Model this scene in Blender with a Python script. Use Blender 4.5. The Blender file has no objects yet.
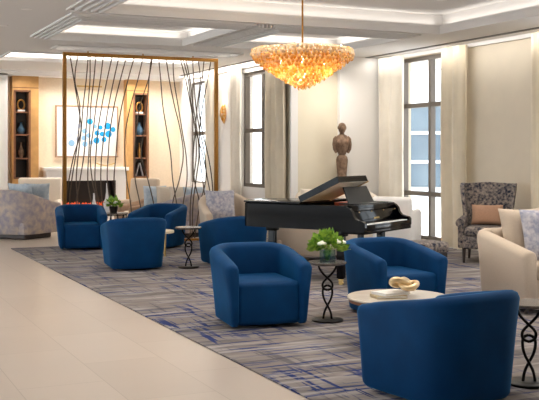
import bpy, bmesh, math, random
from mathutils import Vector, Matrix, Euler
random.seed(7)
PI = math.pi
D = bpy.data
COL = bpy.context.scene.collection
S25, C25 = math.sin(math.radians(25)), math.cos(math.radians(25))
CEIL = 3.4
DL = 6

# ---------------------------------------------------------------- helpers
def W(u, d):
    """view-plan (metres right, metres ahead) -> room X, Y"""
    return (d*S25 + u*C25, d*C25 - u*S25)

def PX(px, d):
    return W((px-269.5)/960*d, d)

def facing(a):
    a = math.radians(a)
    fu, fd = math.sin(a), -math.cos(a)
    fx, fy = fd*S25 + fu*C25, fd*C25 - fu*S25
    return math.atan2(fx, -fy)

def lin(c):
    c = c/255
    return c/12.92 if c <= .04045 else ((c+.055)/1.055)**2.4

def rgb(r, g, b):
    return (lin(r), lin(g), lin(b), 1)

def finish(me, ang=38):
    bm = bmesh.new(); bm.from_mesh(me)
    bmesh.ops.recalc_face_normals(bm, faces=bm.faces)
    lim = math.radians(ang)
    for f in bm.faces: f.smooth = True
    for e in bm.edges:
        e.smooth = not (len(e.link_faces) == 2 and e.calc_face_angle(0) > lim)
    bm.to_mesh(me); bm.free()

def obj(name, mb, m, parent=None, label=None, loc=None, rot=None, ang=38):
    me = D.meshes.new(name)
    mb.bm.to_mesh(me); mb.bm.free()
    finish(me, ang)
    o = D.objects.new(name, me); COL.objects.link(o)
    me.materials.append(m)
    if parent is not None: o.parent = parent
    if label: o['label'] = label
    if loc: o.location = loc
    if rot: o.rotation_euler = rot
    return o

def tag(o, label, cat, group=None, kind=None):
    o['label'] = label; o['category'] = cat
    if group: o['group'] = group
    if kind: o['kind'] = kind
    return o

def root(name, label, cat, loc=(0, 0, 0), rz=0, group=None):
    o = D.objects.new(name, None); COL.objects.link(o)
    o.location = loc; o.rotation_euler = (0, 0, rz); o.empty_display_size = .1
    return tag(o, label, cat, group)

def struct(name, mb, m, ang=38):
    o = obj(name, mb, m, ang=ang); o['kind'] = 'structure'
    return o

def kids(o):
    return [c for c in COL.objects if c.parent == o]

def dup(o, label=None, loc=None, rz=None, parent=None):
    c = o.copy(); COL.objects.link(c)
    if parent is not None: c.parent = parent
    if label: c['label'] = label
    if loc: c.location = loc
    if rz is not None: c.rotation_euler = (0, 0, rz)
    for k in kids(o): dup(k, parent=c)
    return c

class MB:
    def __init__(self): self.bm = bmesh.new()
    def _xf(self, vs, loc, rot, piv=None):
        M = Matrix.Translation(Vector(loc)) @ Euler(rot).to_matrix().to_4x4()
        bmesh.ops.transform(self.bm, matrix=M, verts=vs)
    def box(self, c, s, bev=0, rot=(0, 0, 0), seg=2):
        r = bmesh.ops.create_cube(self.bm, size=1)
        vs = r['verts']
        bmesh.ops.scale(self.bm, vec=s, verts=vs)
        if bev:
            es = list({e for v in vs for e in v.link_edges})
            rr = bmesh.ops.bevel(self.bm, geom=es, offset=bev, segments=seg, affect='EDGES', profile=.5)
            vs = list({v for f in rr['faces'] for v in f.verts} | {v for v in vs if v.is_valid})
        self._xf(vs, c, rot)
        return self
    def bb(self, x0, x1, y0, y1, z0, z1, bev=0):
        return self.box(((x0+x1)/2, (y0+y1)/2, (z0+z1)/2), (abs(x1-x0), abs(y1-y0), abs(z1-z0)), bev)
    def loft(self, rings, closed=True, cap=True, loop=False):
        vr = [[self.bm.verts.new(p) for p in r] for r in rings]
        n = len(vr[0]); m = len(vr)
        for i in range(m if loop else m-1):
            a, b = vr[i], vr[(i+1) % m]
            for j in range(n if closed else n-1):
                k = (j+1) % n
                try: self.bm.faces.new((a[j], a[k], b[k], b[j]))
                except ValueError: pass
        if cap and not loop:
            for r in (vr[0], vr[-1]):
                try: self.bm.faces.new(r)
                except ValueError: pass
        return self
    def lathe(self, prof, c=(0, 0, 0), seg=28, sx=1, sy=1):
        rings = []
        for r, z in prof:
            r = max(r, .0004)
            rings.append([(c[0]+sx*r*math.cos(2*PI*k/seg), c[1]+sy*r*math.sin(2*PI*k/seg), c[2]+z) for k in range(seg)])
        return self.loft(rings)
    def cyl(self, a, b, r, r2=None, seg=12):
        return self.tube([a, b], r, seg, r2)
    def tube(self, pts, r, seg=8, r2=None, loop=False):
        pts = [Vector(p) for p in pts]; rings = []
        n = len(pts); up = None
        for i, p in enumerate(pts):
            if loop: t = pts[(i+1) % n]-pts[i-1]
            else: t = pts[min(i+1, n-1)]-pts[max(i-1, 0)]
            t.normalize()
            if up is None:
                up = Vector((0, 0, 1)) if abs(t.z) < .9 else Vector((1, 0, 0))
            x = up.cross(t); x.normalize(); y = t.cross(x); up = y
            rr = r if r2 is None else r+(r2-r)*i/(n-1)
            if isinstance(r, (list, tuple)): rr = r[i]
            rings.append([p+rr*(x*math.cos(2*PI*k/seg)+y*math.sin(2*PI*k/seg)) for k in range(seg)])
        return self.loft(rings, loop=loop)
    def prism(self, pts, z0, z1, bev=0):
        a = [self.bm.verts.new((p[0], p[1], z0)) for p in pts]
        b = [self.bm.verts.new((p[0], p[1], z1)) for p in pts]
        n = len(pts); fs = []
        f0 = self.bm.faces.new(a); f1 = self.bm.faces.new(b)
        for j in range(n):
            self.bm.faces.new((a[j], a[(j+1) % n], b[(j+1) % n], b[j]))
        if bev:
            es = list(f0.edges)+list(f1.edges)
            bmesh.ops.bevel(self.bm, geom=es, offset=bev, segments=2, affect='EDGES', profile=.5)
        return self
    def ball(self, c, s, seg=16, rot=(0, 0, 0)):
        r = bmesh.ops.create_uvsphere(self.bm, u_segments=seg, v_segments=max(6, seg//2), radius=1)
        bmesh.ops.scale(self.bm, vec=s if isinstance(s, tuple) else (s, s, s), verts=r['verts'])
        self._xf(r['verts'], c, rot)
        return self
    def cushion(self, w, h, t, c=(0, 0, 0), rot=(0, 0, 0), n=12, pinch=.06):
        """pillow standing in x-z, thickness in y"""
        vs = []
        for sd in (-1, 1):
            g = []
            for i in range(n+1):
                row = []
                for j in range(n+1):
                    u, v = 2*i/n-1, 2*j/n-1
                    th = t/2*((1-u**4)*(1-v**4))**.5
                    x = u*w/2*(1-pinch*(1-v*v)); z = v*h/2*(1-pinch*(1-u*u))
                    row.append(self.bm.verts.new((x, sd*(th+.004), z)))
                g.append(row)
            for i in range(n):
                for j in range(n):
                    self.bm.faces.new((g[i][j], g[i+1][j], g[i+1][j+1], g[i][j+1]))
            vs.append(g)
        a, b = vs
        for i in range(n):
            for (p, q, r, s) in ((a[i][0], a[i+1][0], b[i+1][0], b[i][0]), (a[i][n], a[i+1][n], b[i+1][n], b[i][n]),
                                 (a[0][i], a[0][i+1], b[0][i+1], b[0][i]), (a[n][i], a[n][i+1], b[n][i+1], b[n][i])):
                self.bm.faces.new((p, q, r, s))
        self._xf([v for g in vs for row in g for v in row], c, rot)
        return self

# ---------------------------------------------------------------- materials
def mat(name, col, rough=.5, metal=0, sheen=0, coat=0, var=0, vscale=8, bump=0, bscale=200, emis=None, estr=0, trans=0, spec=.5, sheen_tint=None, col2=None):
    m = D.materials.new(name); m.use_nodes = True
    nt = m.node_tree; b = nt.nodes['Principled BSDF']
    b.inputs['Base Color'].default_value = col
    b.inputs['Roughness'].default_value = rough
    b.inputs['Metallic'].default_value = metal
    b.inputs['Specular IOR Level'].default_value = spec
    b.inputs['Sheen Weight'].default_value = sheen
    b.inputs['Sheen Roughness'].default_value = .35
    if sheen_tint: b.inputs['Sheen Tint'].default_value = sheen_tint
    b.inputs['Coat Weight'].default_value = coat
    b.inputs['Coat Roughness'].default_value = .03
    b.inputs['Transmission Weight'].default_value = trans
    tc = nt.nodes.new('ShaderNodeTexCoord')
    if emis:
        b.inputs['Emission Color'].default_value = emis; b.inputs['Emission Strength'].default_value = estr
    if var or col2:
        n = nt.nodes.new('ShaderNodeTexNoise'); n.inputs['Scale'].default_value = vscale; n.inputs['Detail'].default_value = 5
        nt.links.new(tc.outputs['Object'], n.inputs['Vector'])
        r = nt.nodes.new('ShaderNodeValToRGB')
        r.color_ramp.elements[0].position = .35; r.color_ramp.elements[1].position = .65
        if col2:
            r.color_ramp.elements[0].color = col; r.color_ramp.elements[1].color = col2
        else:
            r.color_ramp.elements[0].color = tuple(c*(1-var) for c in col[:3])+(1,)
            r.color_ramp.elements[1].color = tuple(min(1, c*(1+var)) for c in col[:3])+(1,)
        nt.links.new(n.outputs['Fac'], r.inputs['Fac']); nt.links.new(r.outputs['Color'], b.inputs['Base Color'])
    if bump:
        n2 = nt.nodes.new('ShaderNodeTexNoise'); n2.inputs['Scale'].default_value = bscale; n2.inputs['Detail'].default_value = 2
        nt.links.new(tc.outputs['Object'], n2.inputs['Vector'])
        bp = nt.nodes.new('ShaderNodeBump'); bp.inputs['Strength'].default_value = bump; bp.inputs['Distance'].default_value = .004
        nt.links.new(n2.outputs['Fac'], bp.inputs['Height']); nt.links.new(bp.outputs['Normal'], b.inputs['Normal'])
    return m

M = {}
M['velvet'] = mat('velvet', rgb(0, 55, 100), .7, sheen=.5, var=.12, vscale=5, spec=.15, sheen_tint=rgb(20, 140, 200))
M['ceil'] = mat('ceiling_paint', rgb(232, 229, 226), .9)
M['white'] = mat('white_paint', rgb(248, 245, 242), .7)
M['cream_wall'] = mat('cream_wall', rgb(238, 228, 206), .9, var=.02, vscale=3)
M['beige_wall'] = mat('beige_wall', rgb(226, 214, 194), .9, var=.02, vscale=3)
M['paper'] = mat('wallpaper', rgb(244, 228, 204), .85, var=.03, vscale=20)
M['curtain'] = mat('curtain_cloth', rgb(238, 226, 204), .9, var=.04, vscale=4, sheen=.2)
M['sheer'] = mat('pale_curtain', rgb(244, 236, 222), .9, var=.03, vscale=4)
M['bronze'] = mat('dark_bronze', rgb(112, 104, 96), .5, .3)
M['gold'] = mat('brushed_gold', rgb(176, 128, 66), .35, .9, var=.1, vscale=30)
M['brass'] = mat('brass', rgb(214, 180, 116), .3, 1)
M['rod'] = mat('bronze_rod', rgb(92, 78, 66), .45, .5)
M['iron'] = mat('black_iron', rgb(24, 22, 22), .4, .7)
M['lacquer'] = mat('piano_lacquer', rgb(3, 4, 7), .12, coat=.08, spec=.16)
M['deskblack'] = mat('satin_black', rgb(30, 30, 32), .45)
M['keys'] = mat('piano_keys', rgb(245, 245, 245), .2)
M['lid_reflect'] = mat('champagne_reflection', rgb(240, 228, 206), .4)  # cream colour standing for the reflection on the piano lid
M['plate'] = mat('gold_plate', rgb(214, 184, 130), .4, .2)
M['orange'] = mat('orange_wood', rgb(196, 84, 36), .4)
M['oak'] = mat('honey_oak', rgb(206, 158, 98), .5, var=.08, vscale=6)
M['walnut'] = mat('walnut', rgb(130, 88, 62), .5, var=.15, vscale=12)
M['carved'] = mat('carved_wood', rgb(98, 74, 56), .75, col2=rgb(146, 118, 96), vscale=14, bump=.8, bscale=30)
M['linen'] = mat('linen_beige', rgb(200, 183, 164), .9, var=.05, vscale=120, bump=.3, sheen=.2)
M['cream'] = mat('cream_fabric', rgb(228, 214, 196), .9, var=.04, vscale=60, bump=.2, sheen=.2)
M['taupe'] = mat('taupe_fabric', rgb(176, 146, 122), .9, var=.05, vscale=60)
M['greypil'] = mat('grey_blue_pillow', rgb(150, 152, 172), .9, col2=rgb(200, 196, 200), vscale=22)
M['bluepil'] = mat('pale_blue_pillow', rgb(176, 194, 210), .9, col2=rgb(204, 214, 222), vscale=18)
M['salmon'] = mat('tan_pillow', rgb(190, 150, 124), .85, var=.05, vscale=50)
M['mottle'] = mat('mottled_fabric', rgb(160, 152, 164), .9, col2=rgb(206, 190, 174), vscale=9)
M['navypat'] = mat('navy_brocade', rgb(26, 34, 56), .85, col2=rgb(160, 148, 138), vscale=26)
M['marble'] = mat('stone_top', rgb(206, 194, 178), .25, var=.06, vscale=8)
M['darktop'] = mat('dark_stone_top', rgb(78, 70, 66), .2, col2=rgb(116, 106, 98), vscale=14)
M['ivory'] = mat('ivory_top', rgb(236, 222, 190), .3)
M['ceramic'] = mat('white_ceramic', rgb(238, 238, 240), .25)
M['bluecer'] = mat('blue_ceramic', rgb(70, 98, 120), .25, var=.2, vscale=12)
M['black'] = mat('black_stone', rgb(34, 28, 28), .35)
M['leaf'] = mat('leaf_green', rgb(70, 130, 36), .5, col2=rgb(176, 208, 80), vscale=25)
M['petal'] = mat('white_petal', rgb(240, 240, 226), .6)
M['book'] = mat('book_cover', rgb(196, 176, 140), .6)
M['pages'] = mat('book_white', rgb(238, 236, 232), .6)
M['dark'] = mat('dark_slot', rgb(104, 102, 100), .7)
M['glow'] = mat('lamp_glow', rgb(255, 244, 225), .5, emis=(1, .93, .8, 1), estr=6)
M['fire'] = mat('fire_glow', rgb(220, 80, 30), .5, emis=(1, .15, .04, 1), estr=.5)
M['stone_ext'] = mat('exterior_white', rgb(236, 236, 238), .8)
M['glass_ext'] = mat('exterior_blue_glass', rgb(84, 100, 112), .4, col2=rgb(104, 120, 130), vscale=.6)
M['legwood'] = mat('espresso_leg', rgb(50, 38, 34), .4)

def clear_glass(name, tint, fac):
    m = D.materials.new(name); m.use_nodes = True; nt = m.node_tree; nt.nodes.clear()
    o = nt.nodes.new('ShaderNodeOutputMaterial'); mx = nt.nodes.new('ShaderNodeMixShader')
    t = nt.nodes.new('ShaderNodeBsdfTransparent'); g = nt.nodes.new('ShaderNodeBsdfGlossy')
    t.inputs['Color'].default_value = tint; g.inputs['Roughness'].default_value = .03
    mx.inputs[0].default_value = fac
    nt.links.new(t.outputs[0], mx.inputs[1]); nt.links.new(g.outputs[0], mx.inputs[2]); nt.links.new(mx.outputs[0], o.inputs[0])
    return m
M['pane'] = clear_glass('window_glass', (.95, .97, .98, 1), .05)
M['vaseglass'] = clear_glass('vase_glass', (.86, .93, .9, 1), .14)

def amber_mat(nm='amber_glass', ca=rgb(236, 176, 58), cb=rgb(254, 232, 166), tpf=.25):
    m = D.materials.new(nm); m.use_nodes = True; nt = m.node_tree; nt.nodes.clear()
    o = nt.nodes.new('ShaderNodeOutputMaterial')
    tl = nt.nodes.new('ShaderNodeBsdfTranslucent'); tp = nt.nodes.new('ShaderNodeBsdfTransparent')
    df = nt.nodes.new('ShaderNodeBsdfDiffuse')
    gl = nt.nodes.new('ShaderNodeBsdfGlossy'); gl.inputs['Roughness'].default_value = .12
    gl.inputs['Color'].default_value = (1, .93, .8, 1)
    m1 = nt.nodes.new('ShaderNodeMixShader'); m2 = nt.nodes.new('ShaderNodeMixShader'); m3 = nt.nodes.new('ShaderNodeMixShader')
    tc = nt.nodes.new('ShaderNodeTexCoord'); n = nt.nodes.new('ShaderNodeTexNoise'); n.inputs['Scale'].default_value = 16
    n.inputs['Detail'].default_value = 1
    r = nt.nodes.new('ShaderNodeValToRGB')
    r.color_ramp.elements[0].position = .38; r.color_ramp.elements[0].color = ca
    r.color_ramp.elements[1].position = .64; r.color_ramp.elements[1].color = cb
    nt.links.new(tc.outputs['Object'], n.inputs['Vector']); nt.links.new(n.outputs['Fac'], r.inputs['Fac'])
    for s in (tl, tp, df): nt.links.new(r.outputs['Color'], s.inputs['Color'])
    m1.inputs[0].default_value = .5; nt.links.new(tl.outputs[0], m1.inputs[1]); nt.links.new(df.outputs[0], m1.inputs[2])
    m2.inputs[0].default_value = tpf; nt.links.new(m1.outputs[0], m2.inputs[1]); nt.links.new(tp.outputs[0], m2.inputs[2])
    m3.inputs[0].default_value = .16; nt.links.new(m2.outputs[0], m3.inputs[1]); nt.links.new(gl.outputs[0], m3.inputs[2])
    nt.links.new(m3.outputs[0], o.inputs[0])
    return m
M['amber'] = amber_mat()
M['clearpetal'] = amber_mat('pale_amber_glass', rgb(244, 222, 176), rgb(252, 246, 234), .45)

def tile_mat():
    m = mat('floor_tile', rgb(206, 192, 176), .32, spec=.45); nt = m.node_tree; b = nt.nodes['Principled BSDF']
    tc = nt.nodes.new('ShaderNodeTexCoord'); br = nt.nodes.new('ShaderNodeTexBrick')
    mp = nt.nodes.new('ShaderNodeMapping'); mp.inputs['Rotation'].default_value = (0, 0, PI/2)
    br.inputs['Scale'].default_value = 1; br.inputs['Brick Width'].default_value = 1.2; br.inputs['Row Height'].default_value = .6
    br.inputs['Mortar Size'].default_value = .004; br.inputs['Mortar Smooth'].default_value = .3
    br.inputs['Color1'].default_value = rgb(201, 187, 174); br.inputs['Color2'].default_value = rgb(195, 181, 168)
    br.inputs['Mortar'].default_value = rgb(178, 164, 150)
    n = nt.nodes.new('ShaderNodeTexNoise'); n.inputs['Scale'].default_value = 1.3; n.inputs['Detail'].default_value = 6
    mx = nt.nodes.new('ShaderNodeMix'); mx.data_type = 'RGBA'; mx.blend_type = 'MULTIPLY'; mx.inputs[0].default_value = .25
    nt.links.new(tc.outputs['Object'], mp.inputs[0]); nt.links.new(mp.outputs[0], br.inputs[0]); nt.links.new(tc.outputs['Object'], n.inputs[0])
    nt.links.new(br.outputs['Color'], mx.inputs[6]); nt.links.new(n.outputs['Fac'], mx.inputs[7])
    mx2 = nt.nodes.new('ShaderNodeMix'); mx2.data_type = 'RGBA'; mx2.blend_type = 'MIX'; mx2.inputs[0].default_value = .6
    nt.links.new(mx.outputs[2], mx2.inputs[6]); nt.links.new(br.outputs['Color'], mx2.inputs[7])
    nt.links.new(mx2.outputs[2], b.inputs['Base Color'])
    return m
M['tile'] = tile_mat()

def carpet_mat():
    m = mat('streaked_carpet', rgb(150, 142, 140), .95, spec=.1); nt = m.node_tree; b = nt.nodes['Principled BSDF']
    tc = nt.nodes.new('ShaderNodeTexCoord')
    def noise(scale, det=3, off=(0, 0, 0), rot=0, rough=.55):
        mp = nt.nodes.new('ShaderNodeMapping'); mp.inputs['Scale'].default_value = scale
        mp.inputs['Location'].default_value = off; mp.inputs['Rotation'].default_value = (0, 0, rot)
        n = nt.nodes.new('ShaderNodeTexNoise'); n.inputs['Scale'].default_value = 1; n.inputs['Detail'].default_value = det
        n.inputs['Roughness'].default_value = rough
        nt.links.new(tc.outputs['Object'], mp.inputs[0]); nt.links.new(mp.outputs[0], n.inputs[0])
        return n.outputs['Fac']
    def ramp(src, p0, p1, c0=(0, 0, 0, 1), c1=(1, 1, 1, 1)):
        r = nt.nodes.new('ShaderNodeValToRGB'); r.color_ramp.elements[0].position = p0; r.color_ramp.elements[1].position = p1
        r.color_ramp.elements[0].color = c0; r.color_ramp.elements[1].color = c1
        nt.links.new(src, r.inputs[0]); return r.outputs[0]
    def mixc(f, a, bb_):
        x = nt.nodes.new('ShaderNodeMix'); x.data_type = 'RGBA'
        if isinstance(f, float): x.inputs[0].default_value = f
        else: nt.links.new(f, x.inputs[0])
        if isinstance(a, tuple): x.inputs[6].default_value = a
        else: nt.links.new(a, x.inputs[6])
        if isinstance(bb_, tuple): x.inputs[7].default_value = bb_
        else: nt.links.new(bb_, x.inputs[7])
        return x.outputs[2]
    def mul(a, c):
        x = nt.nodes.new('ShaderNodeMath'); x.operation = 'MULTIPLY'
        nt.links.new(a, x.inputs[0])
        if isinstance(c, float): x.inputs[1].default_value = c
        else: nt.links.new(c, x.inputs[1])
        return x.outputs[0]
    base = ramp(noise((1.3, 5, 1), 6), .36, .66, rgb(100, 94, 92), rgb(168, 161, 158))
    base = mixc(ramp(noise((1.2, 1.2, 1), 3, (4, 2, 0)), .40, .62), base, rgb(134, 125, 120))
    sx = ramp(noise((.9, 12, 1), 5, (0, 3, 0), -.10), .57, .63)
    sy = ramp(noise((12, .9, 1), 5, (7, 1, 0), .12), .57, .63)
    mk = ramp(noise((.8, .8, 1), 2, (9, 9, 0)), .42, .55)
    mk2 = ramp(noise((.8, .8, 1), 2, (19, 3, 0)), .45, .56)
    blue = rgb(18, 46, 104); dk = rgb(76, 74, 84)
    c = mixc(mul(sx, .6), base, dk)
    c = mixc(mul(sy, .6), c, dk)
    sx2 = ramp(noise((1.1, 17, 1), 6, (21, 13, 0), .13), .565, .585)
    sy2 = ramp(noise((17, 1.1, 1), 6, (17, 31, 0), -.10), .56, .58)
    c = mixc(mul(mul(sx2, mk), .9), c, blue)
    c = mixc(mul(mul(sy2, mk2), .9), c, blue)
    lt = ramp(noise((.8, 9, 1), 4, (41, 33, 0)), .57, .64)
    c = mixc(mul(lt, .5), c, rgb(186, 180, 177))
    nt.links.new(c, b.inputs['Base Color'])
    n2 = noise((150, 150, 150), 1)
    bp = nt.nodes.new('ShaderNodeBump'); bp.inputs['Strength'].default_value = .5; bp.inputs['Distance'].default_value = .006
    nt.links.new(n2, bp.inputs['Height']); nt.links.new(bp.outputs[0], b.inputs['Normal'])
    return m
M['carpet'] = carpet_mat()

# ---------------------------------------------------------------- room shell
XW, XL = 9.7, 7.75          # right wall, window wall of the far part
YJ, YF = 15.7, 21.7         # jog wall, far wall
struct('floor', MB().bb(-7, 12, -4, 24, -.1, 0), M['tile'])
cp = obj('carpet', MB().bb(2.86, XW-.02, 1.5, 16.35, 0, .012, .004), M['carpet'])
tag(cp, 'grey wall-to-wall carpet with blue and charcoal brush streaks beside the beige tile', 'carpet')

trays = {  # name: x0, x1, y0, y1, rise
    'A': (3.13, 8.1, 5.2, 11.55, .22), 'B': (3.1, 5.28, 12.4, 14.67, .17), 'C': (5.96, 8.0, 12.4, 14.55, .17),
    'D': (3.58, 6.87, 15.95, 16.5-.06, .16), 'E': (3.03, 6.9, 17.25, 18.75, .18)}
def ceiling():
    mb = MB(); xs = sorted({-7, 12} | {v for t in trays.values() for v in t[:2]}); ys = sorted({-4, 24} | {v for t in trays.values() for v in t[2:4]})
    for i in range(len(xs)-1):
        for j in range(len(ys)-1):
            cx, cy = (xs[i]+xs[i+1])/2, (ys[j]+ys[j+1])/2
            if any(t[0] < cx < t[1] and t[2] < cy < t[3] for t in trays.values()): continue
            vs = [mb.bm.verts.new((x, y, CEIL)) for x, y in ((xs[i], ys[j]), (xs[i], ys[j+1]), (xs[i+1], ys[j+1]), (xs[i+1], ys[j]))]
            mb.bm.faces.new(vs)
    bmesh.ops.remove_doubles(mb.bm, verts=mb.bm.verts, dist=1e-4)
    return mb
ob = struct('ceiling', ceiling(), M['ceil'])
n = 0
for k, (x0, x1, y0, y1, rise) in trays.items():
    e = .14; zl = CEIL+.045
    mb = MB()
    # lip (box ring) then pocket walls and raised lid
    for a in ((x0-e, x0, y0-e, y1+e), (x1, x1+e, y0-e, y1+e), (x0, x1, y0-e, y0), (x0, x1, y1, y1+e)):
        mb.bb(a[0], a[1], a[2], a[3], CEIL+.002, zl)
    t = .03
    zt = CEIL+rise
    for a in ((x0-e-t, x0-e, y0-e-t, y1+e+t), (x1+e, x1+e+t, y0-e-t, y1+e+t), (x0-e, x1+e, y0-e-t, y0-e), (x0-e, x1+e, y1+e, y1+e+t)):
        mb.bb(a[0], a[1], a[2], a[3], CEIL+.002, zt)
    mb.bb(x0-e-t, x1+e+t, y0-e-t, y1+e+t, zt, zt+.03)
    n += 1; struct('ceiling_tray_%d' % n if False else 'trim_%d' % n, mb, M['ceil'])
    # stepped moulding under the edge
    mb = MB()
    st = ((.0, .035, .075), (.065, .095, .06), (.125, .155, .045), (.185, .21, .03)) if k in 'ABC' else ((.0, .04, .03),)
    if k == 'A': st = ((.0, .04, .08), (.08, .12, .065), (.16, .20, .05), (.24, .28, .035), (.34, .37, .02))
    for p, q, h in st:
        z0, z1 = CEIL-h, CEIL+.001
        for a in ((x0-q, x0-p, y0-q, y1+q), (x1+p, x1+q, y0-q, y1+q), (x0-p, x1+p, y0-q, y0-p), (x0-p, x1+p, y1+p, y1+q)):
            mb.bb(a[0], a[1], a[2], a[3], z0, z1)
    n += 1; struct('trim_%d' % n, mb, M['ceil'])
    # cove lamps lying on the lip
    def cove(cx, cy, lx, ly, power):
        ld = D.lights.new('cove_light', 'AREA'); ld.shape = 'RECTANGLE'; ld.size = lx; ld.size_y = ly
        ld.energy = power; ld.color = (1, .95, .88)
        lo = D.objects.new('cove_light', ld); COL.objects.link(lo); lo.location = (cx, cy, zl+.02); lo.rotation_euler = (PI, 0, 0)
    pw = {'A': 1.0, 'B': 1.2, 'C': 1.3, 'D': 3.5, 'E': 5}[k]
    cove((x0+x1)/2, y1+e*.6, x1-x0, .05, pw*(x1-x0)/2)
    cove(x0-e*.6, (y0+y1)/2, .05, y1-y0, pw*(y1-y0)/2)
    cove(x1+e*.6, (y0+y1)/2, .05, y1-y0, pw*(y1-y0)/2)
    if k != 'D': cove((x0+x1)/2, y0-e*.6, x1-x0, .05, pw*(x1-x0)/2)
# ribs on the beam between the two far trays
mb = MB()
for i in range(4): mb.bb(5.52+i*.06, 5.545+i*.06, 12.2, 14.8, CEIL-.05, CEIL+.001)
n += 1; struct('trim_%d' % n, mb, M['ceil'])
# crown mouldings
mb = MB()
for dz, dx in ((.0, .6), (.035, .5), (.07, .4)):
    mb.bb(3.0, XL, YF-dx, YF, CEIL-dz-.035, CEIL-dz)
mb.bb(XL-.06, XL, YJ, YF-.3, CEIL-.09, CEIL)
n += 1; struct('trim_%d' % n, mb, M['white'])
# curtain pocket slot along the right wall
mb = MB(); mb.bb(XW-.42, XW-.34, 1, YJ-.05, CEIL-.012, CEIL+.001)
n += 1; struct('trim_%d' % n, mb, M['dark'])
def wall_fill(x, y, lx, ly, power, tx, ty):  # long fill lights added in the ceiling slots to brighten the walls
    ld = D.lights.new('added_slot_fill', 'AREA'); ld.shape = 'RECTANGLE'; ld.size = lx; ld.size_y = ly; ld.energy = power; ld.color = (1, .95, .88)
    lo = D.objects.new('added_slot_fill', ld); COL.objects.link(lo); lo.location = (x, y, CEIL-.016)
    lo.rotation_euler = Vector((tx, ty, -1)).to_track_quat('-Z', 'Y').to_euler() if ty == 0 and tx == 0 else (math.atan(ty), -math.atan(tx), 0)
wall_fill(XW-.38, 8.5, .05, 14, 52, .35, 0)
wall_fill(XL-.195, 18.6, .04, 5.2, 30, .35, 0)
mb = MB(); mb.bb(XW-.06, XW, 1, YJ, CEIL-.06, CEIL)
n += 1; struct('trim_%d' % n, mb, M['white'])
mb = MB(); mb.bb(XL-.22, XL-.17, YJ+.1, YF-.4, CEIL-.012, CEIL+.001)
n += 1; struct('trim_%d' % n, mb, M['dark'])

def wall_x(name, x, th, y0, y1, holes, m):
    """wall on plane x, holes = (ya, yb, za, zb)"""
    mb = MB(); ys = sorted({y0, y1} | {v for h in holes for v in h[:2]})
    for a, b in zip(ys[:-1], ys[1:]):
        hs = [h for h in holes if h[0] <= a and h[1] >= b]
        z = 0
        for h in hs:
            if h[2] > 0: mb.bb(x, x+th, a, b, z, h[2])
            z = h[3]
        mb.bb(x, x+th, a, b, z, CEIL+.3)
    return struct(name, mb, m)
HR = [(13.2, 15.1, .06, 3.33), (9.2, 10.85, .06, 3.33), (4.6, 6.6, .06, 3.33)]
wall_x('wall_right', XW, .25, 1, YJ+.25, HR, M['beige_wall'])
HL = [(16.75, 17.95, .92, 3.22), (19.75, 21.0, .92, 3.22)]
wall_x('wall_left', XL, .25, YJ+.25, YF+.2, HL, M['white'])
struct('wall_back', MB().bb(3.0, XL+.25, YF, YF+.2, 0, CEIL+.3), M['paper'])
struct('wall_front', MB().bb(XL, XW, YJ, YJ+.25, 0, CEIL+.3), M['cream_wall'])
struct('wall_entrance', MB().bb(-7, 12, -4, -3.8, 0, CEIL+.3), M['beige_wall'])
struct('wall_hall_side', MB().bb(-7, -6.8, -3.8, 24, 0, .3).bb(-7, -6.8, -3.8, 24, 3.2, CEIL+.3).bb(-7, -6.8, -3.8, 2, .3, 3.2).bb(-7, -6.8, 22, 24, .3, 3.2), M['beige_wall'])
mb = MB()
for y in range(2, 23, 2): mb.bb(-6.95, -6.85, y-.03, y+.03, .3, 3.2)
win_added = struct('window_7', mb, M['bronze'])  # unseen glazing, added so soft daylight fills from the left
obj('pane', MB().bb(-6.905, -6.895, 2, 22, .3, 3.2), M['pane'], win_added)
wall_x('wall_right_near', XW, .25, -3.8, 1, [(-2.4, -.6, .06, 3.33)], M['beige_wall'])
# white pilasters on the jog wall
mb = MB(); mb.bb(XL-.02, XL+.12, YJ-.05, YJ, 0, CEIL-.01); mb.bb(8.72, 9.62, YJ-.09, YJ, 0, CEIL-.01)
n += 1; struct('trim_%d' % n, mb, M['white'])
# pilaster far left
mb = MB(); mb.bb(3.0, 3.66, 21.3, YF, 0, CEIL); mb.bb(3.12, 3.5, 21.27, 21.3, .3, 3.2, .01)
n += 1; struct('trim_%d' % n, mb, M['white'])
mb = MB(); mb.bb(-7, 3.0, YF, YF+.2, 0, CEIL+.3)
struct('wall_hall', mb, M['cream_wall'])
# pilasters on window wall
mb = MB()
for a, b in ((18.35, 18.5), (19.5, 19.7), (21.0, 21.3), (16.0, 16.08)): mb.bb(XL-.08, XL, a, b, 0, CEIL-.02)
n += 1; struct('trim_%d' % n, mb, M['white'])
struct('baseboard_right', MB().bb(XW-.02, XW, 1, 13.3, 0, .14, .004), M['white'])
struct('baseboard_back', MB().bb(XL+.12, 8.72, YJ-.02, YJ, 0, .14, .004), M['white'])
struct('baseboard_left', MB().bb(3.66, XL, YF-.02, YF, 0, .14, .004), M['white'])

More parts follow.
